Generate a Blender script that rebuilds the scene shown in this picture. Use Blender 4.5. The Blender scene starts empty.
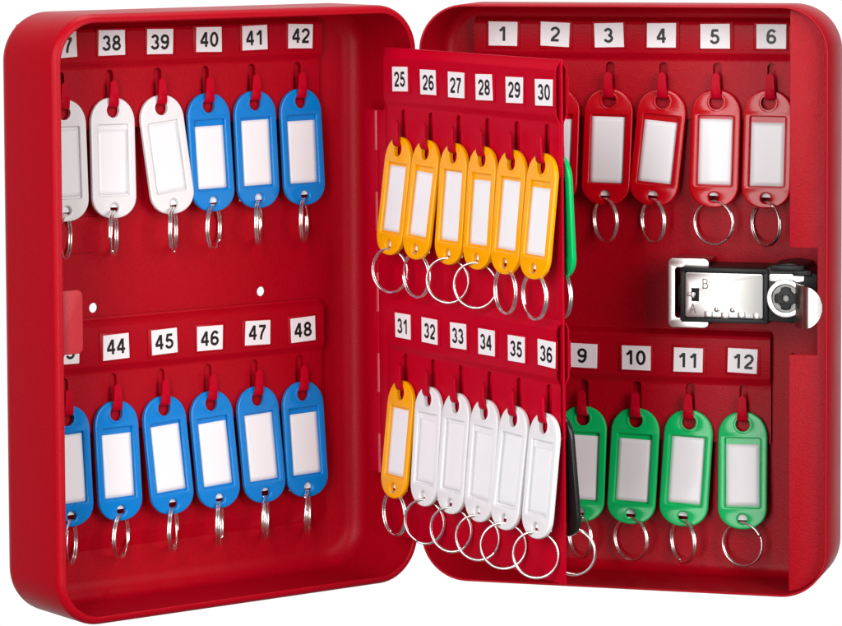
import bpy, bmesh, math, random
from mathutils import Vector, Matrix
random.seed(7)
S = 0.001                       # everything below is in millimetres, scaled to metres on building
scn = bpy.context.scene
COL = scn.collection
R = math.radians

# ------------------------------------------------------------------ fitted layout (mm, degrees)
A_BODY, A_DOOR, A_PANEL = 36.166, 16.171, 59.567
H = 250.0
WL, DL = 181.6, 46.97
WR, DR = 177.7, 40.5

# ------------------------------------------------------------------ materials
def mat(name, base, rough=.4, metal=0., spec=.5, coat=0., coat_rough=.1, bump=0., bscale=1500., speck=0., sub=0., wave=0., rvar=0., rscale=700.):
    m = bpy.data.materials.new(name); m.use_nodes = True
    nt = m.node_tree; b = nt.nodes['Principled BSDF']
    b.inputs['Base Color'].default_value = (*base, 1); b.inputs['Roughness'].default_value = rough
    b.inputs['Metallic'].default_value = metal; b.inputs['Specular IOR Level'].default_value = spec
    b.inputs['Coat Weight'].default_value = coat; b.inputs['Coat Roughness'].default_value = coat_rough
    if sub:
        b.inputs['Subsurface Weight'].default_value = sub
        b.inputs['Subsurface Radius'].default_value = (1, 1, 1); b.inputs['Subsurface Scale'].default_value = .001
    tc = nt.nodes.new('ShaderNodeTexCoord')
    def noise(scale, detail=2.):
        n = nt.nodes.new('ShaderNodeTexNoise'); n.inputs['Scale'].default_value = scale; n.inputs['Detail'].default_value = detail
        nt.links.new(tc.outputs['Object'], n.inputs['Vector']); return n
    last = None
    if bump:
        n = noise(bscale); bp = nt.nodes.new('ShaderNodeBump')
        bp.inputs['Strength'].default_value = bump; bp.inputs['Distance'].default_value = .0002
        nt.links.new(n.outputs['Fac'], bp.inputs['Height']); last = bp
    if wave:
        n = noise(90., 1.); bp = nt.nodes.new('ShaderNodeBump')
        bp.inputs['Strength'].default_value = wave; bp.inputs['Distance'].default_value = .001
        nt.links.new(n.outputs['Fac'], bp.inputs['Height'])
        if last: nt.links.new(last.outputs['Normal'], bp.inputs['Normal'])
        last = bp
        nt.links.new(bp.outputs['Normal'], b.inputs['Coat Normal'])
    if last: nt.links.new(last.outputs['Normal'], b.inputs['Normal'])
    if speck:
        n = noise(bscale * .8, 1.); r = nt.nodes.new('ShaderNodeMapRange')
        r.inputs['From Min'].default_value = .3; r.inputs['From Max'].default_value = .7
        r.inputs['To Min'].default_value = 1 - speck; r.inputs['To Max'].default_value = 1 + speck
        mx = nt.nodes.new('ShaderNodeVectorMath'); mx.operation = 'SCALE'; mx.inputs[0].default_value = base
        nt.links.new(n.outputs['Fac'], r.inputs['Value']); nt.links.new(r.outputs[0], mx.inputs['Scale'])
        nt.links.new(mx.outputs[0], b.inputs['Base Color'])
    if rvar:
        n = noise(rscale, 3.); r = nt.nodes.new('ShaderNodeMapRange')
        r.inputs['To Min'].default_value = rough - rvar; r.inputs['To Max'].default_value = rough + rvar
        nt.links.new(n.outputs['Fac'], r.inputs['Value']); nt.links.new(r.outputs[0], b.inputs['Roughness'])
    return m
RED = mat('red_powder_coat', (.385, .0, .008), rough=.40, spec=.14, bump=.5, bscale=1350, speck=.07, rvar=.05, rscale=70)
TAB_SHEEN = mat('tab_sheen_paint', (.47, .02, .03), rough=.42, spec=.45, bump=.5, bscale=1350)  # case red made paler: the strike tab's sheen put into its colour
RED2 = mat('red_panel_coat', (.47, .0, .014), rough=.42, spec=.07, bump=.25, bscale=1500, speck=.06)
PLASTIC = {
 'yellow': mat('yellow_plastic', (.92, .37, .0), rough=.17, spec=.35, wave=.03, rvar=.04),
 'blue': mat('blue_plastic', (.0, .20, .60), rough=.15, spec=.38, wave=.03, rvar=.04),
 'red': mat('red_plastic', (.50, .0, .006), rough=.15, spec=.27, wave=.05, rvar=.04),
 'green': mat('green_plastic', (.0, .48, .12), rough=.15, spec=.27, wave=.04, rvar=.04),
 'white': mat('white_plastic', (.79, .78, .79), rough=.18, spec=.45),
 'black': mat('black_plastic', (.012, .012, .012), rough=.25, spec=.5, wave=.03, rvar=.04)}
PAPER = mat('label_paper', (.84, .83, .85), rough=.6, spec=.3, coat=.36, coat_rough=.12, wave=.08)
CARD = mat('white_card', (.82, .80, .82), rough=.7, spec=.2)
STICK = mat('number_sticker_paper', (.84, .81, .82), rough=.5, spec=.4, bump=.1)
INK = mat('black_ink', (.008, .008, .009), rough=.4, spec=.32)
NICKEL = mat('nickel_wire', (.93, .89, .85), rough=.26, metal=1.)
CHROME = mat('brushed_steel', (.58, .56, .54), rough=.28, metal=1.)
SATIN = mat('satin_nickel_plate', (.55, .53, .51), rough=.38, metal=1.)
BLACK = mat('black_lock_plastic', (.010, .010, .011), rough=.42, spec=.28, bump=.3)
EDGE = mat('highlit_edge_paint', (.55, .05, .06), rough=.3, spec=.6)  # bright highlight lines of the hinge knuckles painted in as a paler red
GREY = mat('grey_lock_metal', (.26, .25, .24), rough=.45, metal=.7, bump=.4)

# ------------------------------------------------------------------ mesh helpers
def link(name, me, mats, parent=None, mw=None, smooth=None):
    o = bpy.data.objects.new(name, me); COL.objects.link(o)
    if not isinstance(mats, (list, tuple)): mats = [mats]
    if len(me.materials) == 0:
        for m in mats: me.materials.append(m)
    if parent: o.parent = parent
    if mw is not None: o.matrix_local = mw
    if smooth is not None:
        for p in me.polygons: p.use_smooth = True
        me.set_sharp_from_angle(angle=R(smooth))
    return o
def bm_mesh(bm, name='m', scale=True):
    if scale: bmesh.ops.scale(bm, vec=(S, S, S), verts=bm.verts)
    bmesh.ops.recalc_face_normals(bm, faces=bm.faces)
    me = bpy.data.meshes.new(name); bm.to_mesh(me); bm.free(); return me
def T(x=0, y=0, z=0): return Matrix.Translation(Vector((x*S, y*S, z*S)))
def RY(a): return Matrix.Rotation(R(a), 4, 'Y')
def RX(a): return Matrix.Rotation(R(a), 4, 'X')
def RZ(a): return Matrix.Rotation(R(a), 4, 'Z')

def add_box(bm, x0, x1, y0, y1, z0, z1, bev=0., mi=0):
    t = bmesh.new()
    bmesh.ops.create_cube(t, size=1)
    for v in t.verts: v.co = Vector(((x0+x1)/2+v.co.x*(x1-x0), (y0+y1)/2+v.co.y*(y1-y0), (z0+z1)/2+v.co.z*(z1-z0)))
    if bev: bmesh.ops.bevel(t, geom=t.edges[:], offset=bev, segments=2, affect='EDGES', profile=.5)
    merge(bm, t, mi)
def merge(bm, t, mi=None):
    mp = {v: bm.verts.new(v.co) for v in t.verts}
    for f in t.faces:
        try: nf = bm.faces.new([mp[v] for v in f.verts])
        except ValueError: continue
        nf.material_index = f.material_index if mi is None else mi; nf.smooth = f.smooth
    t.free()
def add_cyl(bm, cx, cz, y0, y1, r, n=32, mi=0, r1=None):
    t = bmesh.new(); r1 = r if r1 is None else r1
    a = [t.verts.new((cx+r*math.cos(2*math.pi*i/n), y0, cz+r*math.sin(2*math.pi*i/n))) for i in range(n)]
    b = [t.verts.new((cx+r1*math.cos(2*math.pi*i/n), y1, cz+r1*math.sin(2*math.pi*i/n))) for i in range(n)]
    for i in range(n): t.faces.new((a[i], a[(i+1) % n], b[(i+1) % n], b[i]))
    t.faces.new(a); t.faces.new(b[::-1]); merge(bm, t, mi)
def add_tube(bm, pts, r, n=8, closed=False, flat=1.):
    rings = []
    N = len(pts)
    for i, p in enumerate(pts):
        p = Vector(p); q = Vector(pts[(i+1) % N]) if (closed or i < N-1) else p; o = Vector(pts[i-1]) if (closed or i > 0) else p
        t = (q-o).normalized(); up = Vector((0, 1, 0)) if abs(t.y) < .9 else Vector((1, 0, 0))
        a = t.cross(up).normalized(); b = a.cross(t).normalized()
        rings.append([bm.verts.new(p + a*r*math.cos(2*math.pi*k/n) + b*r*flat*math.sin(2*math.pi*k/n)) for k in range(n)])
    for i in range(N if closed else N-1):
        A, B = rings[i], rings[(i+1) % N]
        for k in range(n): bm.faces.new((A[k], A[(k+1) % n], B[(k+1) % n], B[k]))
    if not closed: bm.faces.new(rings[0][::-1]); bm.faces.new(rings[-1])

def bool_cut(me, cutter_bms, op='DIFFERENCE'):
    """apply boolean cutters (bmeshes in mm) to a mesh already in metres, return the new mesh"""
    o = bpy.data.objects.new('tmp', me); COL.objects.link(o); objs = [o]; meshes = []
    for c in cutter_bms:
        cm = bm_mesh(c); co = bpy.data.objects.new('tmpc', cm); COL.objects.link(co); objs.append(co); meshes.append(cm)
        md = o.modifiers.new('b', 'BOOLEAN'); md.operation = op; md.object = co; md.solver = 'EXACT'
    dg = bpy.context.evaluated_depsgraph_get(); dg.update()
    out = bpy.data.meshes.new_from_object(o.evaluated_get(dg))
    for x in objs: bpy.data.objects.remove(x)
    for m_ in meshes: bpy.data.meshes.remove(m_)
    return out

def curve_mesh(loops, ext, bev=0., res=3):
    """filled outline with holes (XZ plane, mm), thickness about y=0, rounded edges"""
    cu = bpy.data.curves.new('c', 'CURVE'); cu.dimensions = '2D'; cu.fill_mode = 'BOTH'
    cu.extrude = (ext-bev)*S; cu.bevel_depth = bev*S; cu.bevel_resolution = res
    if bev: cu.offset = -bev*S
    for lp in loops:
        sp = cu.splines.new('POLY'); sp.points.add(len(lp)-1)
        for p, (x, z) in zip(sp.points, lp): p.co = (x*S, z*S, 0, 1)
        sp.use_cyclic_u = True
    o = bpy.data.objects.new('tmpcu', cu); COL.objects.link(o)
    dg = bpy.context.evaluated_depsgraph_get(); dg.update()
    me = bpy.data.meshes.new_from_object(o.evaluated_get(dg))
    bpy.data.objects.remove(o); bpy.data.curves.remove(cu)
    me.transform(Matrix.Rotation(R(90), 4, 'X'))
    b = bmesh.new(); b.from_mesh(me); bmesh.ops.remove_doubles(b, verts=b.verts, dist=1e-6)
    bmesh.ops.recalc_face_normals(b, faces=b.faces); b.to_mesh(me); b.free(); me.materials.clear()
    return me
def rrect(x0, x1, z0, z1, r, n=8, corners=(1, 1, 1, 1)):
    """rounded rectangle, corners: (right-top, left-top, left-bottom, right-bottom)"""
    pts = []
    for (cx, cz, a0, f) in ((x1, z1, 0, corners[0]), (x0, z1, 90, corners[1]), (x0, z0, 180, corners[2]), (x1, z0, 270, corners[3])):
        if not f: pts.append((cx, cz)); continue
        ox = cx - r if cx == x1 else cx + r; oz = cz - r if cz == z1 else cz + r
        for k in range(n+1):
            a = R(a0+90*k/n); pts.append((ox+r*math.cos(a), oz+r*math.sin(a)))
    return pts
def circ(cx, cz, r, n=28): return [(cx+r*math.cos(2*math.pi*i/n), cz+r*math.sin(2*math.pi*i/n)) for i in range(n)]

def empty(name, parent=None, mw=None):
    o = bpy.data.objects.new(name, None); COL.objects.link(o); o.empty_display_size = .01
    if parent: o.parent = parent
    if mw is not None: o.matrix_local = mw
    return o

# ------------------------------------------------------------------ frames of the three leaves (local x right, y back, z up)
def frame(ang, ox, oy, roll):
    piv = Matrix.Translation(Vector((0, 0, .125)))
    return piv @ Matrix.Rotation(R(roll), 4, 'Y') @ piv.inverted() @ T(ox, oy, 0) @ RZ(ang)
F_BODY = frame(A_BODY, 0, 0, .132)
F_DOOR = frame(-A_DOOR, .4, 0, .069)
F_PANEL = frame(-A_PANEL, -16.349, 3.563, -.224)

cab = empty('key_cabinet')
cab['label'] = 'red metal key cabinet standing open with numbered hooks, a middle swing panel and a lock'
cab['category'] = 'key cabinet'

# ------------------------------------------------------------------ the two pressed steel trays
def shell(W, Hh, D, rc, rb, lip, tray_left, holes=()):
    """rounded tray, open at y=0 towards -y, x from 0 to W"""
    bm = bmesh.new(); t = 1.0; n = 14
    def loop(ins, y):
        r = max(rc-ins, .5)
        pts = []
        for (cx, cz, a0) in ((W-ins-r, Hh-ins-r, 0), (ins+r, Hh-ins-r, 90), (ins+r, ins+r, 180), (W-ins-r, ins+r, 270)):
            for k in range(n+1):
                a = R(a0+90*k/n); pts.append(bm.verts.new((cx+r*math.cos(a), y, cz+r*math.sin(a))))
        return pts
    prof = []
    if lip:
        prof += [(lip-.2, 1.1), (lip, .8), (lip, .35), (lip-.3, .02), (lip-1, 0.02), (lip-1.8, .25), (lip-2.5, .8), (.35, 1.7), (.08, 2.6), (0, 3.6)]
    else:
        prof += [(t, .25), (t-.2, 0), (.2, 0), (0, .25)]
    for k in range(9):
        a = R(90*k/8); prof.append((rb*(1-math.cos(a)), D-rb+rb*math.sin(a)))
    outer = [loop(*p) for p in prof]
    ri = rb-t
    inner_prof = []
    if lip: inner_prof += [(lip-1, 1.1), (1.9, 1.9), (t+.2, 3), (t, 4)]
    else: inner_prof += [(t, .5)]
    for k in range(9):
        a = R(90*k/8); inner_prof.append((t+ri*(1-math.cos(a)), D-t-ri+ri*math.sin(a)))
    inner = [loop(*p) for p in inner_prof]
    def bridge(a, b):
        m = len(a)
        for i in range(m): bm.faces.new((a[i], a[(i+1) % m], b[(i+1) % m], b[i]))
    for i in range(len(outer)-1): bridge(outer[i], outer[i+1])
    bm.faces.new(outer[-1])
    bridge(inner[0], outer[0])
    for i in range(len(inner)-1): bridge(inner[i+1], inner[i])
    bm.faces.new(inner[-1][::-1])
    if tray_left:
        for v in bm.verts: v.co.x -= W
    me = bm_mesh(bm)
    cut = []
    for (x, z, r) in holes:
        c = bmesh.new(); add_cyl(c, x, z, D-6, D+6, r, 32); cut.append(c)
    if cut: me = bool_cut(me, cut)
    return me

o = link('cabinet_body', shell(WL, H, DL, 20, 9, 3.5, True, [(-136.3, 124.4, 2.1), (-51.5, 125.3, 2.1)]), RED, cab, F_BODY, smooth=40)
# soft raised field pressed in the back wall and the small knock-out outline
bm = bmesh.new()
prof = [(24.5+3*math.cos(R(a))*-1, DL-1.02-1.2*(1-math.cos(R(min(180, a))))*.5) for a in range(0, 181, 20)] + [(116, DL-2.22)]
F1 = [[bm.verts.new((x, y, z)) for x in (-173.5, -19.5)] for z, y in prof]; F2 = [[bm.verts.new((x, DL-.9, z)) for x in (-173.5, -19.5)] for z, y in prof]
for i in range(len(prof)-1):
    bm.faces.new((F1[i][0], F1[i][1], F1[i+1][1], F1[i+1][0])); bm.faces.new((F2[i][0], F2[i+1][0], F2[i+1][1], F2[i][1]))
    for k in (0, 1): bm.faces.new((F1[i][k], F1[i+1][k], F2[i+1][k], F2[i][k]))
bm.faces.new((F1[0][0], F1[0][1], F2[0][1], F2[0][0])); bm.faces.new((F1[-1][0], F1[-1][1], F2[-1][1], F2[-1][0]))
body_back = link('back_emboss', bm_mesh(bm), RED, cab, F_BODY, smooth=60)
me = curve_mesh([rrect(-156, -133.6, 148, 163, 2.2)], .6, .15)
link('blanking_plate', me, RED, cab, F_BODY @ T(0, DL-1.5, 0), smooth=60)
# strike tab bent in from the closing edge of the body
bm = bmesh.new()
add_box(bm, -180.2, -166.8, 4.0, 5.2, 112, 138, .3)
me = bm_mesh(bm)
me = curve_mesh([rrect(-180.2, -166.8, 112, 138, 2.6, corners=(1, 0, 0, 1))], .6, .2)
link('strike_tab', me, TAB_SHEEN, cab, F_BODY @ T(0, 4.6, 0), smooth=60)

o = link('cabinet_door', shell(WR, H, DR, 20, 6.5, 0, False), RED, cab, F_DOOR, smooth=40)
# stiffening flange on the closing side with its lock notch
fl = [(160.4, 1.3)]
def arc(cx, cz, r, a0, a1, n=12): return [(cx+r*math.cos(R(a0+(a1-a0)*k/n)), cz+r*math.sin(R(a0+(a1-a0)*k/n))) for k in range(n+1)]
fl += arc(WR-20, 20, 18.8, -78, 0) + arc(WR-20, H-20, 18.8, 0, 78) + [(160.4, H-1.3), (160.4, 148.1), (172.3, 148.1), (172.3, 102.8), (160.4, 102.8)]
link('door_flange', curve_mesh([fl], .5, .2, 2), RED, cab, F_DOOR @ T(0, 6.2, 0), smooth=40)
bm = bmesh.new(); add_box(bm, 160.4, 161.4, 6.9, 13, 6, 102.6, .2); add_box(bm, 160.4, 161.4, 6.9, 13, 148.4, 244, .2)
link('flange_return', bm_mesh(bm), RED, cab, F_DOOR, smooth=40)

# swing panel core: sheet with hinge leaf at the left edge
def slots_cut(us, z, y0, y1, w=3.9, top=17.0, bot=1.5):
    out = []
    for u in us:
        c = bmesh.new(); add_box(c, u-w/2, u+w/2, y0, y1, z+bot, z+top-w/2); out.append(c)
        c = bmesh.new(); add_cyl(c, u, z+top-w/2, y0, y1, w/2+.005, 20); out.append(c)
    return out
UM = [24.24+22.752*i for i in range(6)]
HUM = [u-1.9 for u in UM]
ZM1, ZM2 = 218.7, 113.5
bm = bmesh.new(); add_box(bm, 5, 145.64, -.45, .45, 20.8, 231.8, .18)
me = bm_mesh(bm)
me = bool_cut(me, slots_cut(HUM, ZM1-30, -3, 3, 12, 19, -2) + slots_cut(HUM, ZM2-29.5, -3, 3, 12, 19, -2))
link('swing_panel', me, RED2, cab, F_PANEL, smooth=30)
bm = bmesh.new(); add_box(bm, -2.2, 5.0, -.45, .45, 46, 204.5, .15)
kn = bmesh.new()
z = 204
while z > 45:
    add_tube(kn, [(-2.6, 0, z), (-2.6, 0, z-17)], .95, 14); z -= 35.2
link('panel_hinge', bm_mesh(bm), RED2, cab, F_PANEL, smooth=50)
link('hinge_knuckle', bm_mesh(kn), EDGE, cab, F_PANEL, smooth=50)
bm = bmesh.new()
z = 186.6
while z > 50:
    add_tube(bm, [(-2.6, 0, z), (-2.6, 0, z-17.6)], .8, 14); z -= 35.2
add_box(bm, -12.5, -3.4, -.4, .4, 46, 204.5, .15)
link('hinge_leaf', bm_mesh(bm), RED2, cab, F_PANEL, smooth=50)

# ------------------------------------------------------------------ hook plates
def plate_mesh(x0, x1, z, ztop, zbot, proud, low, us, pads, round_r=2., thick=.7, hz=-28.4, dc=0., slotted=True, corners=(1, 1, 0, 0)):
    """pressed plate: y=0 is the sheet it sits on, -y towards the viewer"""
    prof = [(ztop, -.3-thick*0), (ztop-.8, -.5), (ztop-2.8, -proud+.6), (ztop-4, -proud), (-7.2-dc, -proud), (-8.2-dc, -proud+.35), (-10-dc, -low-.3), (-11-dc, -low), (zbot, -low)]
    bm = bmesh.new(); n = 1
    a = [[bm.verts.new((x, y, z+zz)) for x in (x0, x1)] for zz, y in prof]
    b = [[bm.verts.new((x, y+thick, z+zz)) for x in (x0, x1)] for zz, y in prof]
    for i in range(len(prof)-1):
        bm.faces.new((a[i][0], a[i][1], a[i+1][1], a[i+1][0])); bm.faces.new((b[i][1], b[i][0], b[i+1][0], b[i+1][1]))
        for s in (0, 1): bm.faces.new((a[i][s], b[i][s], b[i+1][s], a[i+1][s]))
    bm.faces.new((a[0][0], a[0][1], b[0][1], b[0][0])); bm.faces.new((a[-1][0], a[-1][1], b[-1][1], b[-1][0]))
    me = bm_mesh(bm)
    if slotted: me = bool_cut(me, slots_cut(us, z+hz, -8, 3))
    # round the visible outer corners
    lp = rrect(x0, x1, z+zbot, z+ztop, round_r, 8, corners)
    t = bmesh.new(); f = [t.verts.new((x, -9, zz)) for x, zz in lp]; g = [t.verts.new((x, 5, zz)) for x, zz in lp]; m = len(lp)
    for i in range(m): t.faces.new((f[i], f[(i+1) % m], g[(i+1) % m], g[i]))
    t.faces.new(f); t.faces.new(g[::-1])
    me = bool_cut(me, [t], 'INTERSECT')
    t = bmesh.new(); t.from_mesh(me); bmesh.ops.scale(t, vec=(1000,)*3, verts=t.verts)
    for u in pads: add_box(t, u-7.6, u+7.6, -proud-.45, -proud+.2, z-6.1, z+6.1, .4)
    me2 = bpy.data.meshes.new('plate'); bmesh.ops.scale(t, vec=(S,)*3, verts=t.verts); t.to_mesh(me2); t.free()
    me2.materials.clear()
    return me2

def hook_mesh():
    path = [(.9, 2.6), (-.4, 2.3), (-1.6, 1.9), (-2.8, 1.7), (-3.7, 2.0), (-4.2, 3.0), (-4.4, 4.6), (-4.45, 7), (-4.35, 9.5), (-4.2, 11.6)]
    hw = [1.9, 2.0, 2.2, 2.3, 2.35, 2.3, 2.2, 2.0, 1.8, 1.7]
    bm = bmesh.new(); A = []; th = .5
    ext = [(0, 0, .86), (.5, 0, .72), (.95, 0, .45), (1.25, 0, .12)]
    P = [(y, z, w) for (y, z), w in zip(path, hw)]
    for d, _, f in ext: P.append((path[-1][0]+.08*d, path[-1][1]+d, 1.7*f if f < .86 else 1.62))
    for i, (y, z, w) in enumerate(P):
        q = P[min(i+1, len(P)-1)]; o_ = P[max(i-1, 0)]
        t = Vector((q[0]-o_[0], q[1]-o_[1])).normalized(); nn = Vector((-t.y, t.x))
        e = .18
        prof = [(-w, -th+e), (-w+e, -th), (w-e, -th), (w, -th+e), (w, th-e), (w-e, th), (-w+e, th), (-w, th-e)] if w > .4 else [(-w, -th+e), (-w*.9, -th), (w*.9, -th), (w, -th+e), (w, th-e), (w*.9, th), (-w*.9, th), (-w, th-e)]
        A.append([bm.verts.new((x, y+nn.x*h, z+nn.y*h)) for x, h in prof])
    for i in range(len(A)-1):
        for k in range(8): bm.faces.new((A[i][k], A[i][(k+1) % 8], A[i+1][(k+1) % 8], A[i+1][k]))
    bm.faces.new(A[0]); bm.faces.new(A[-1][::-1])
    return bm_mesh(bm, 'hook')
HOOK = hook_mesh(); HOOK.materials.append(RED2)
for p in HOOK.polygons: p.use_smooth = True
HOOK.set_sharp_from_angle(angle=R(45))

# digits as bold strokes
def earc(cx, cy, rx, ry, a0, a1, n=18): return [(cx+rx*math.cos(R(a0+(a1-a0)*k/n)), cy+ry*math.sin(R(a0+(a1-a0)*k/n))) for k in range(n+1)]
def glyph(c):
    if c == '0': return [(earc(.31, .5, .235, .425, 90, 450, 32), 1)]
    if c == '1': return [([(.09, .70), (.20, .77), (.30, .87), (.345, .97)], 0), ([(.385, 0), (.385, 1)], 0)]
    if c == '2': return [(earc(.31, .69, .235, .235, 175, -28) + [(.42, .44), (.24, .28), (.15, .17), (.10, .085)], 0), ([(.03, .075), (.57, .075)], 0)]
    if c == '3': return [(earc(.30, .71, .20, .215, 165, -90), 0), (earc(.30, .285, .235, .21, 90, -168), 0)]
    if c == '4': return [([(.43, 0), (.43, 1)], 0), ([(.40, .96), (.05, .33)], 0), ([(.0, .295), (.60, .295)], 0)]
    if c == '5': return [([(.13, .925), (.55, .925)], 0), ([(.19, .93), (.125, .50)], 0), (earc(.30, .33, .24, .255, 142, -165), 0)]
    if c == '6': return [(earc(.31, .31, .235, .235, 90, 450, 28), 1), (earc(.34, .50, .265, .425, 42, 190), 0)]
    if c == '9': return [([(.62-x, 1-y) for x, y in p], k) for p, k in glyph('6')]
    if c == '7': return [([(.04, .925), (.57, .925)], 0), ([(.52, .90), (.40, .70), (.28, .45), (.22, .22), (.20, 0)], 0)]
    if c == '8': return [(earc(.31, .725, .195, .20, 90, 450, 26), 1), (earc(.31, .285, .235, .21, 90, 450, 28), 1)]
    if c == 'A': return [([(.0, 0), (.31, 1)], 0), ([(.62, 0), (.31, 1)], 0), ([(.12, .33), (.50, .33)], 0)]
    if c == 'B': return [([(.06, 0), (.06, 1)], 0), ([(.0, .96), (.3, .96)] + earc(.3, .74, .22, .22, 90, -90, 8)[1:] + [(.06, .52)], 0), ([(.06, .52), (.34, .52)] + earc(.34, .28, .24, .24, 90, -90, 8)[1:] + [(.0, .04)], 0)]
def ribbon(bm, pts, w, closed, y, mi):
    N = len(pts); L_, R_ = [], []
    if closed: pts = pts[:-1]; N -= 1
    for i in range(N):
        p = Vector(pts[i]); q = Vector(pts[(i+1) % N]) if closed or i < N-1 else p; o_ = Vector(pts[i-1]) if closed or i > 0 else p
        t = (q-o_).normalized(); nn = Vector((-t.y, t.x))
        a, b = p+nn*w/2, p-nn*w/2
        L_.append(bm.verts.new((a.x, y, a.y))); R_.append(bm.verts.new((b.x, y, b.y)))
    for i in range(N if closed else N-1):
        j = (i+1) % N; f = bm.faces.new((L_[i], L_[j], R_[j], R_[i])); f.material_index = mi
def text_into(bm, s, cx, cz, h, y, mi, sw=.185, gap=.11, squeeze=1.):
    tot = len(s)*.62+(len(s)-1)*gap; x = cx-tot*h*squeeze/2; k = 0
    for c in s:
        for pts, cl in glyph(c):
            ribbon(bm, [(x+p[0]*h*squeeze, cz-h/2+p[1]*h) for p in pts], sw*h, cl, y-.004*k, mi); k += 1
        x += (.62+gap)*h*squeeze
def sticker_mesh(s):
    bm = bmesh.new(); add_box(bm, -6.4, 6.4, -.22, 0, -5.25, 5.25, 0)
    for v in bm.verts: v.co.x += random.uniform(-.18, .18); v.co.z += random.uniform(-.12, .12)
    text_into(bm, s, random.uniform(-.3, .3), random.uniform(-.2, .2), 6.3, -.24, 1, squeeze=1.06)
    me = bpy.data.meshes.new('sticker'); bmesh.ops.scale(bm, vec=(S,)*3, verts=bm.verts)
    bm.to_mesh(me); bm.free(); me.materials.append(STICK); me.materials.append(INK); return me

def plate(name, F, x0, x1, wall_y, z, ztop, zbot, proud, low, hooks, labels, hz, m, corners=(1, 1, 0, 0), slotted=True):
    """labels: list of (x, number); hooks list of x"""
    me = plate_mesh(x0, x1, z, ztop, zbot, proud, low, hooks, [u for u, _ in labels], hz=hz, corners=corners, dc=1.5 if proud < 3 else 0, slotted=slotted)
    P = link(name, me, m, cab, F @ T(0, wall_y, 0), smooth=25)
    for u, num in labels:
        link('number_sticker', sticker_mesh(str(num)), [STICK, INK], P, T(u+random.uniform(-.5, .5), -proud-.5, z+random.uniform(-.3, .3)) @ RY(random.uniform(-2.2, 2.2)))
    for u in hooks:
        link('hook', HOOK, RED2, P, T(u, -low+.4, z+hz) @ RZ(random.uniform(-2, 2)))
    return P
LX = [-(33.42+23.874*i) for i in range(6)]
ZL1, ZL2 = 235.96, 108.0
plate('hook_plate', F_BODY, -172, -21.8, DL-1, ZL1, 8.6, -36, 4.6, 2.4, LX, [(x, 42-i) for i, x in enumerate(LX)], -28.4, RED, corners=(0, 0, 0, 0))
plate('hook_plate', F_BODY, -172, -21.6, DL-2.2, ZL2, 12.4, -36, 3.4, 1.4, LX, [(x, 48-i) for i, x in enumerate(LX)], -28.6, RED)
RX1 = [28.43+23.687*i for i in range(6)]; RX2 = [u-11.91 for u in RX1]
ZR1, ZR2 = 235.7, 95.23
plate('hook_plate', F_DOOR, 15.2, 160, DR-1, ZR1, 8.6, -36, 4.6, 2.4, RX1, [(x, 1+i) for i, x in enumerate(RX1)], -28.6, RED, corners=(0, 0, 0, 0))
plate('hook_plate', F_DOOR, 6, 146.8, DR-1, ZR2, 13.4, -36, 4.6, 2.4, RX2, [(x, 7+i) for i, x in enumerate(RX2)], -27.6, RED)
plate('hook_plate', F_PANEL, 9, 144.9, -.45, ZM1, 13.0, -35, 2.55, .7, HUM, [(x, 25+i) for i, x in enumerate(UM)], -30, RED2, corners=(0, 0, 0, 1))
plate('hook_plate', F_PANEL, 9, 144.9, -.45, ZM2, 14.3, -35, 2.55, .7, HUM, [(x, 31+i) for i, x in enumerate(UM)], -29.5, RED2, corners=(1, 0, 0, 1))
# rear side of the swing panel: the same plates turned half round
F_REAR = F_PANEL @ T(145.64, 0, 0) @ RZ(180)
UB = [145.64-u for u in UM][::-1]; HUB = [145.64-u for u in HUM][::-1]
def rear(*a, **k): return plate(*a, slotted=False, **k)
rear('hook_plate', F_REAR, .74, 136.6, -.45, ZM1, 13.0, -35, 2.55, .7, HUB, [(x, 13+i) for i, x in enumerate(UB)], -30, RED2, corners=(0, 0, 1, 0))
rear('hook_plate', F_REAR, .74, 136.6, -.45, ZM2, 14.3, -35, 2.55, .7, HUB, [(x, 19+i) for i, x in enumerate(UB)], -29.5, RED2, corners=(0, 1, 1, 0))

# ------------------------------------------------------------------ lock on the door
def lockpart(name, me, m, parent, mw=None, smooth=40): return link(name, me, m, parent, mw if mw is not None else Matrix(), smooth=smooth)
YB = DR-1-10
# steel bracket: C-shaped sheet standing on the door, ends bent
bm = bmesh.new()
prof = [(102.8, -7.2), (102.4, -6), (102.6, -3.5), (103.2, 0)]
br = curve_mesh([rrect(102.8, 120.6, 109.7, 139.7, 2.2, 8, (1, 1, 1, 1)), rrect(106.0, 112, 114.0, 135.6, 1.2)], .5, .25)
lock = link('lock', br, CHROME, cab, F_DOOR @ T(2.05, YB-8, 1.1), smooth=40)
LK = lambda x=0, y=0, z=0: T(x, y-(YB-8), z)
bm = bmesh.new()
add_box(bm, 102.6, 103.6, YB-7.9, YB+9.8, 112, 137.5, .4)
add_box(bm, 104.8, 120, YB-7.6, YB+9.8, 110.2, 111.2, .3); add_box(bm, 104.8, 120, YB-7.6, YB+9.8, 138.2, 139.2, .3)
lockpart('bracket_wall', bm_mesh(bm), CHROME, lock, LK())
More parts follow.
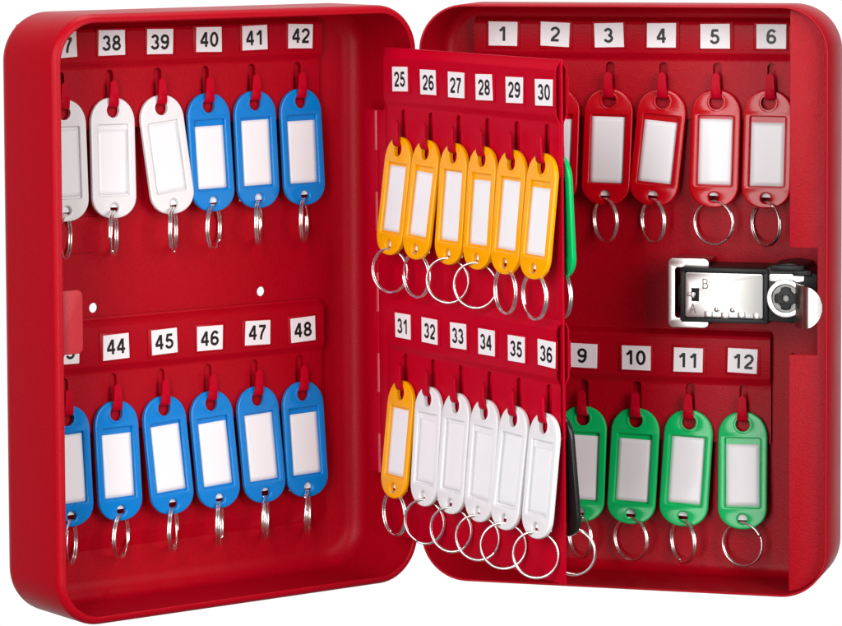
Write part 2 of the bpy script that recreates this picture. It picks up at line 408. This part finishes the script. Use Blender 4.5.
# black housing
bm = bmesh.new()
t = bmesh.new(); lp = [(109.6, 113.6), (147.2, 112.8), (147.6, 114.2), (164, 113.2), (166, 115), (168.3, 117), (168.3, 134.6), (163.5, 136.2), (162.6, 138.2), (157, 139.2), (149, 138.2), (146, 136.6), (110.4, 136.6), (109.2, 135.4), (109.2, 129), (108.2, 128), (108.2, 120), (109.2, 119)]
f = [t.verts.new((x, YB-13.0, z)) for x, z in lp]; g = [t.verts.new((x, YB+9.8, z)) for x, z in lp]; m_ = len(lp)
for i in range(m_): t.faces.new((f[i], f[(i+1) % m_], g[(i+1) % m_], g[i]))
t.faces.new(f); t.faces.new(g[::-1]); bmesh.ops.recalc_face_normals(t, faces=t.faces)
bmesh.ops.bevel(t, geom=t.edges[:], offset=.35, segments=2, affect='EDGES', profile=.5)
merge(bm, t)
# frame rails standing above the cover
add_box(bm, 109.4, 111.5, YB-14.8, YB-12.6, 113.6, 136.4, .3); add_box(bm, 109.8, 147, YB-14.9, YB-12.7, 134.5, 136.5, .3)
add_box(bm, 109.8, 147, YB-14.7, YB-12.7, 113, 114.9, .3); add_box(bm, 145.3, 147.4, YB-14.7, YB-12.7, 113.3, 136.3, .3)
add_box(bm, 148.5, 163, YB-15.2, YB-12.8, 136.0, 138.4, .5); add_box(bm, 158, 166, YB-14.6, YB-12.8, 133.8, 136.4, .4)
link('lock_housing', bm_mesh(bm), BLACK, lock, LK(), smooth=40)
# cover plate with window
cov = curve_mesh([rrect(111.7, 145.2, 115.2, 134.3, .8), [(114.4, 122), (117.6, 122), (117.6, 127.6), (114.4, 127.6)]], .4, .12, 1)
cvo = lockpart('lock_cover', cov, SATIN, lock, LK(0, YB-14.2, 0))
bm = bmesh.new()
for k, (s, cx, cz) in enumerate((('B', 120.4, 129.6), ('A', 114.9, 119.0))): text_into(bm, s, cx, cz, 4.2, -.02, 0, sw=.10, squeeze=.95)
me = bpy.data.meshes.new('letters'); bmesh.ops.scale(bm, vec=(S,)*3, verts=bm.verts); bm.to_mesh(me); bm.free()
ENGR = mat('engraved_line', (.14, .11, .09), rough=.6, metal=.3)
link('engraved_letter', me, ENGR, lock, LK(0, YB-14.62, 0))
bm = bmesh.new(); add_box(bm, 112.4, 116.2, YB-14.9, YB-13.0, 124.0, 125.8, .3); add_box(bm, 114.2, 115.9, YB-15.4, YB-14.4, 123.4, 126, .4)
lockpart('selector_lever', bm_mesh(bm), SATIN, lock, LK())
for px in (125.4, 132.2):
    bm = bmesh.new(); add_cyl(bm, 0, 0, -.5, .5, 1.15, 24, r1=1.25); add_cyl(bm, 0, 0, -.75, -.5, .7, 20, r1=1.1)
    lockpart('rivet', bm_mesh(bm), CHROME, lock, LK(px, YB-14.8, 118.7), 50)
for x0, x1, dz in ((120.0, 123.6, .2), (127.2, 130.8, -.1), (134.4, 137.8, .2), (141.2, 143.9, 0)):
    bm = bmesh.new(); add_box(bm, x0, x1, YB-15.1, YB-14.2, 115.0+dz, 117.6+dz, .2)
    lockpart('cover_tab', bm_mesh(bm), CHROME, lock, LK())
# cam ring, hub and hooked tongue
bm = bmesh.new(); t = bmesh.new()
me = curve_mesh([circ(155.2, 124.3, 8.3, 48), circ(155.2, 124.3, 5.9, 40)], 1.0, .45)
lockpart('cam_ring', me, CHROME, lock, LK(0, YB-14.6, 0), 60)
me = curve_mesh([rrect(147.8, 163, 131.2, 134.6, 1.0)], .5, .2); lockpart('cam_bridge', me, CHROME, lock, LK(0, YB-13.6, 0))
bm = bmesh.new(); add_cyl(bm, 155.2, 124.3, YB-14.4, YB-13.0, 5.9, 40)
lockpart('cam_disc', bm_mesh(bm), GREY, lock, LK())
lp = []
for k in range(32):
    a = 2*math.pi*k/32; r = 4.9 if (k % 8) in (0, 1, 2, 6, 7) else 3.8
    lp.append((155.2+r*math.cos(a), 124.3+r*math.sin(a)))
me = curve_mesh([lp, circ(155.2, 124.3, 1.4, 20)], .8, .3, 2); lockpart('cam_hub', me, BLACK, lock, LK(0, YB-15.2, 0))
bm = bmesh.new(); 
# tongue: curved D-shaped steel blade rising from beside the hub and bending to the closing edge
lp = [(159.4, 112.6)] + [(163.2+8.6*math.cos(R(a)), 121.4+9.0*math.sin(R(a))) for a in range(-88, 90, 8)] + [(159.4, 130.6)]
n = 9; grid = []
xs = [159.4+(172.4-159.4)*i/14 for i in range(15)]
def zspan(x):
    if x <= 163.8: return 112.6, 130.9
    q = math.sqrt(max(0, 1-((x-163.8)/8.7)**2)); return 121.75-9.15*q, 121.75+9.15*q
A = []; B = []
for x in xs:
    z0, z1 = zspan(x); s = (x-159.4)/13.0
    y = YB-15.6 - 9.6*math.sin(min(1, s*1.7)*math.pi/2) + .8*s*s
    ra = [bm.verts.new((x, y, z0+(z1-z0)*k/6)) for k in range(7)]; rb = [bm.verts.new((x+.25, y+1.1, z0+(z1-z0)*k/6)) for k in range(7)]
    A.append(ra); B.append(rb)
for i in range(14):
    for k in range(6):
        bm.faces.new((A[i][k], A[i+1][k], A[i+1][k+1], A[i][k+1])); bm.faces.new((B[i][k], B[i][k+1], B[i+1][k+1], B[i+1][k]))
    bm.faces.new((A[i][0], B[i][0], B[i+1][0], A[i+1][0])); bm.faces.new((A[i][6], A[i+1][6], B[i+1][6], B[i][6]))
for k in range(6):
    bm.faces.new((A[0][k], A[0][k+1], B[0][k+1], B[0][k])); bm.faces.new((A[14][k], B[14][k], B[14][k+1], A[14][k+1]))
add_box(bm, 159.4, 160.6, YB-15.8, YB-12.8, 113, 130, .2)
lockpart('lock_tongue', bm_mesh(bm), CHROME, lock, LK(), 50)

# ------------------------------------------------------------------ key tags
TW, TL = 10.75, 50.8        # half width, length; origin at the centre of the hook hole
def tag_outline():
    top, bot = 5.5, -(TL-5.5); pts = []
    for (c, sgn) in ((top-TW, 1), (bot+TW*.86, -1)):
        ry = TW if sgn > 0 else TW*.86
        for k in range(25):
            a = math.pi*k/24; x = math.cos(a); z = math.sin(a)
            x = math.copysign(abs(x)**.92, x); z = abs(z)**.96
            pts.append((TW*x, c+ry*z) if sgn > 0 else (-TW*x, c-ry*z))
    return pts
BH = -(TL-5.5)+4.4          # centre of the ring hole
def tag_frame_mesh():
    win = rrect(-7.5, 7.5, -35.9, -5.4-.6, .5, 3)
    front = curve_mesh([tag_outline(), circ(0, 0, 3.15), circ(0, BH, 2.15, 22), win], 1.05, .62, 4)
    bm = bmesh.new(); bm.from_mesh(front); bpy.data.meshes.remove(front)
    # raised rim of the outline and of the hook hole
    floor = curve_mesh([rrect(-7.7, 7.7, -36.1, -5.8, .3, 2)], .25, 0)
    floor.transform(T(0, .55, 0)); bm.from_mesh(floor); bpy.data.meshes.remove(floor)
    collar = curve_mesh([circ(0, 0, 4.15, 30), circ(0, 0, 3.12)], .25, .12, 2)
    collar.transform(T(0, -1.02, 0)); bm.from_mesh(collar); bpy.data.meshes.remove(collar)
    me = bpy.data.meshes.new('tag_frame'); bm.to_mesh(me); bm.free(); me.materials.clear(); return me
def paper_mesh(v):
    rnd = random.Random(v)
    x0, x1, z0, z1 = -7.3, 7.3, -35.3, -8.6+[0, 1.4, .4, 2.0][v]
    bm = bmesh.new(); nx, nz = 8, 14; G = []
    for i in range(nx+1):
        for j in range(nz+1):
            a, c = i/nx, j/nz; x = x0+(x1-x0)*a; z = z0+(z1-z0)*c
            y = -.12*math.sin(a*math.pi)*(1+.5*math.sin(3*c+v)) - .05*math.sin(c*5+v*2)
            G.append(bm.verts.new((x, y, z)))
    for i in range(nx):
        for j in range(nz): bm.faces.new((G[i*(nz+1)+j], G[(i+1)*(nz+1)+j], G[(i+1)*(nz+1)+j+1], G[i*(nz+1)+j+1])).smooth = True
    ex = bmesh.ops.extrude_face_region(bm, geom=bm.faces[:])
    for v_ in [g_ for g_ in ex['geom'] if isinstance(g_, bmesh.types.BMVert)]: v_.co.y += .12
    return bm_mesh(bm, 'paper_insert')
def card_mesh(): 
    bm = bmesh.new(); add_box(bm, -8.9, 8.9, -.08, .08, BH-.2, -31, 0); return bm_mesh(bm, 'card')
def ring_mesh():
    bm = bmesh.new(); pts = []; r = 9.35; N = 44
    for k in range(int(N*1.94)):
        a = 2*math.pi*k/N+.6; s = k/(N*1.94)
        # two touching turns with a quick crossover
        off = -.5+1.0*min(1, max(0, (s-.44)/.12)); pts.append((r*math.cos(a), off, r*math.sin(a)))
    add_tube(bm, pts, .5, 8)
    return bm_mesh(bm, 'key_ring')
FRAME = tag_frame_mesh(); PAPERS = [paper_mesh(v) for v in range(4)]; CARDM = card_mesh(); RINGM = ring_mesh()
FR = {}
for c, m in PLASTIC.items():
    me = FRAME.copy(); me.materials.append(m); FR[c] = me
    for p in me.polygons: p.use_smooth = True
    me.set_sharp_from_angle(angle=R(38))
for me, m in [(p, PAPER) for p in PAPERS]+[(CARDM, CARD), (RINGM, NICKEL)]:
    me.materials.append(m)
for me in [RINGM]+PAPERS:
    for p in me.polygons: p.use_smooth = True

WALL = {'body': DL-1.6, 'door': DR-1, 'panel': -.45, 'rear': -.45}
def tag(colour, F, x, y, z, lean, tilt, ring_w, leaf, label, num):
    """tilt: bottom swung to the right (deg); lean: bottom away from the plate (deg); ring_w: seen width 0..1"""
    root = empty('key_tag', None, F @ T(x, y, z) @ RY(-tilt) @ RX(-math.degrees(math.atan(lean/41))))
    root['label'] = label; root['category'] = 'key tag'; root['group'] = 'key tags hanging on the numbered hooks'
    f = bpy.data.objects.new('tag_frame', FR[colour]); COL.objects.link(f); f.parent = root
    p = bpy.data.objects.new('paper_insert', PAPERS[num % 4]); COL.objects.link(p); p.parent = root
    p.matrix_local = T(random.uniform(-.15, .15), .12, random.uniform(-.3, .2)) @ T(0, 0, -20) @ RY(random.uniform(-.7, .7)) @ T(0, 0, 20)
    if leaf != 'rear':
     c = bpy.data.objects.new('backing_card', CARDM); COL.objects.link(c); c.parent = root
     c.matrix_local = T(random.uniform(-.2, .3), 1.12, random.uniform(-.6, .9))
    r = bpy.data.objects.new('key_ring', RINGM); COL.objects.link(r); r.parent = root
    bpy.context.view_layer.update()
    hole = root.matrix_world @ Vector((0, 0, BH*S))
    Fi = F.inverted(); hl = Fi @ hole; nrm = (F.to_3x3() @ Vector((0, -1, 0))).normalized()
    cw = min(1, max(.05, ring_w-((.15 if leaf == 'body' else .06) if ring_w < .7 else 0))); best = None
    for sg in (1, -1):                      # the ring turns whichever way keeps it clearest of the metal behind
        h = Vector((cw, sg*math.sqrt(1-cw*cw), 0)); d = h.dot(nrm)
        if best is None or abs(d) < abs(best[1]): best = (h, d, sg)
    h, d, sg = best; RR = 9.35
    dist = WALL[leaf]-hl.y/S-.7; over = RR*abs(d)-dist
    swing = math.asin(min(.8, max(0, over)/(RR*abs(d)+1e-6)))*(1 if d > 0 else -1)
    down = Vector((0, 0, -1))*math.cos(swing) + h*math.sin(swing)
    mw = Matrix.Translation(hole - Vector((0, 0, 1.65*S)) + down*(RR*S)) @ Matrix.Rotation(math.atan2(h.y, h.x), 4, 'Z') @ Matrix.Rotation(random.uniform(0, 6.28), 4, 'Y')
    r.matrix_parent_inverse = Matrix(); r.matrix_local = root.matrix_world.inverted() @ mw
    return root

def lab(colour, num, extra=''): return f'{colour} key tag with steel ring hanging below number {num}{extra}'
YT_L, YT_R, YT_M = DL-1-2.4-1.75, DR-1-2.4-1.75, -.45-.7-1.75
# number: (colour, seen ring width px, tilt)
body_tags = [(42, 'blue', 12, .8, 2.4), (41, 'blue', 5, .6, 2.4), (40, 'blue', 17.6, .8, 3.2), (39, 'white', 10, 5.5, 3.5), (38, 'white', 8, -1, 2.2), (37, 'white', 13, 0, 2)]
for i, (n, c, rw, tl, ln) in enumerate(body_tags):
    tag(c, F_BODY, LX[i], YT_L, ZL1-28.4, ln, tl, rw/46, 'body', lab(c, n, ' of the upper row' if n != 37 else ' behind the case edge'), n)
body_tags2 = [(48, 'blue', 8, 1.2, 2.8), (47, 'blue', 9, 2.4, 3.8), (46, 'blue', 7, 2.4, 4), (45, 'blue', 12, 2.6, 4), (44, 'blue', 18, .5, 3), (43, 'blue', 13, .5, 2.5)]
for i, (n, c, rw, tl, ln) in enumerate(body_tags2):
    tag(c, F_BODY, LX[i], DL-2.2-1.4-1.75, ZL2-28.6, ln, tl, rw/46, 'body', lab(c, n, ' of the lower row' if n != 43 else ', cut off by the case edge'), n)
for n, rw, tl in ((2, 24, -1), (3, 24.5, -1.4), (4, 23.5, -5), (5, 38, -.8), (6, 28, -.6)):
    tag('red', F_DOOR, RX1[n-1]-(1.0 if n == 6 else 0), YT_R, ZR1-28.6, 3.6, tl, rw/45.5, 'door', lab('red', n, ', mostly behind the swing panel' if n == 2 else ' at the top of the door'), n)
for n, rw, tl in ((9, 24, -1), (10, 32, -2.2), (11, 24, -2.8), (12, 39, .7)):
    tag('green', F_DOOR, RX2[n-7], YT_R, ZR2-27.6, 3.6, tl, rw/45.5, 'door', lab('green', n, ', partly behind the black tag' if n == 9 else ' at the bottom of the door'), n)
for i, (rw, tl, ln) in enumerate(((37.7, -1, 5.2), (30, -1.5, 5.3), (44, 0, 3.6), (44.5, 0, 3.6), (23, -.5, 4), (25, 0, 4.7))):
    tag('yellow', F_PANEL, HUM[i], YT_M, ZM1-30, ln, tl, rw/47.5, 'panel', lab('yellow', 25+i, ' on the swing panel'), 25+i)
for i, (c, rw, tl, ln) in enumerate((('yellow', 26.6, 0, 4.7), ('white', 42, 1, 3.6), ('white', 43, .5, 4), ('white', 45, 0, 4), ('white', 47, -1, 5), ('white', 46, 0, 4.6))):
    tag(c, F_PANEL, HUM[i], YT_M, ZM2-29.5, ln, tl, rw/47.5, 'panel', lab(c, 31+i, ' on the swing panel'), 31+i)
tag('green', F_REAR, HUB[0], YT_M, ZM1-30, 1.5, -1, .45, 'rear', 'green key tag peeking out edge-on behind the upper free edge of the swing panel', 13)
tag('black', F_REAR, HUB[0], YT_M, ZM2-29.5, 2.6, -2, .95, 'rear', 'black key tag seen edge-on behind the lower free edge of the swing panel', 19)

# ------------------------------------------------------------------ world, lights, camera
w = bpy.data.worlds.new('World'); scn.world = w; w.use_nodes = True
nt = w.node_tree; bg = nt.nodes['Background']
tc = nt.nodes.new('ShaderNodeTexCoord'); sp = nt.nodes.new('ShaderNodeSeparateXYZ'); mr = nt.nodes.new('ShaderNodeMapRange')
mr.interpolation_type = 'SMOOTHSTEP'
mr.inputs['From Min'].default_value = .6; mr.inputs['From Max'].default_value = .86
mr.inputs['To Min'].default_value = .15; mr.inputs['To Max'].default_value = 1.05
nt.links.new(tc.outputs['Generated'], sp.inputs[0]); nt.links.new(sp.outputs['Y'], mr.inputs['Value'])
nt.links.new(mr.outputs[0], bg.inputs['Color']); bg.inputs['Strength'].default_value = 1.0   # white studio sweep behind, dimmer room in front

def area(name, loc, tgt, sx, sy, power, col=(1, 1, 1)):
    l = bpy.data.lights.new(name, 'AREA'); l.shape = 'RECTANGLE'; l.size = sx; l.size_y = sy; l.energy = power; l.color = col
    o = bpy.data.objects.new(name, l); COL.objects.link(o); o.location = loc
    o.rotation_euler = (Vector(tgt)-Vector(loc)).to_track_quat('-Z', 'Y').to_euler(); return o
area('softbox_right', (.88, -1.2, .5), (0, 0, .12), .8, .95, 17)
area('softbox_far_left', (-1.0, -.95, .6), (.05, 0, .12), .6, .8, 9)
area('softbox_left', (-.30, -1.0, .30), (.05, 0, .12), .26, .95, 7)
area('top_strip', (.1, .15, 1.3), (0, 0, .15), 1.0, .3, 10)

cam = bpy.data.cameras.new('camera'); co = bpy.data.objects.new('camera', cam); COL.objects.link(co)
p_, r_ = R(4.338), R(-.370)
fw = Vector((0, math.cos(p_), -math.sin(p_))); rt = Vector((1, 0, 0)); up = rt.cross(fw)
R2 = math.cos(r_)*rt+math.sin(r_)*up; U2 = -math.sin(r_)*rt+math.cos(r_)*up
M = Matrix((R2, U2, -fw)).transposed().to_4x4(); M.translation = Vector((-.003148, -1.569644, .306922)); co.matrix_world = M
cam.sensor_width = 36; cam.lens = 3649.98/842*36
cam.shift_x = 9.959/842; cam.shift_y = -164.576/842
cam.clip_start = .05; cam.clip_end = 50
scn.camera = co
scn.view_settings.view_transform = 'Standard'; scn.view_settings.look = 'None'; scn.view_settings.exposure = 0; scn.view_settings.gamma = 1
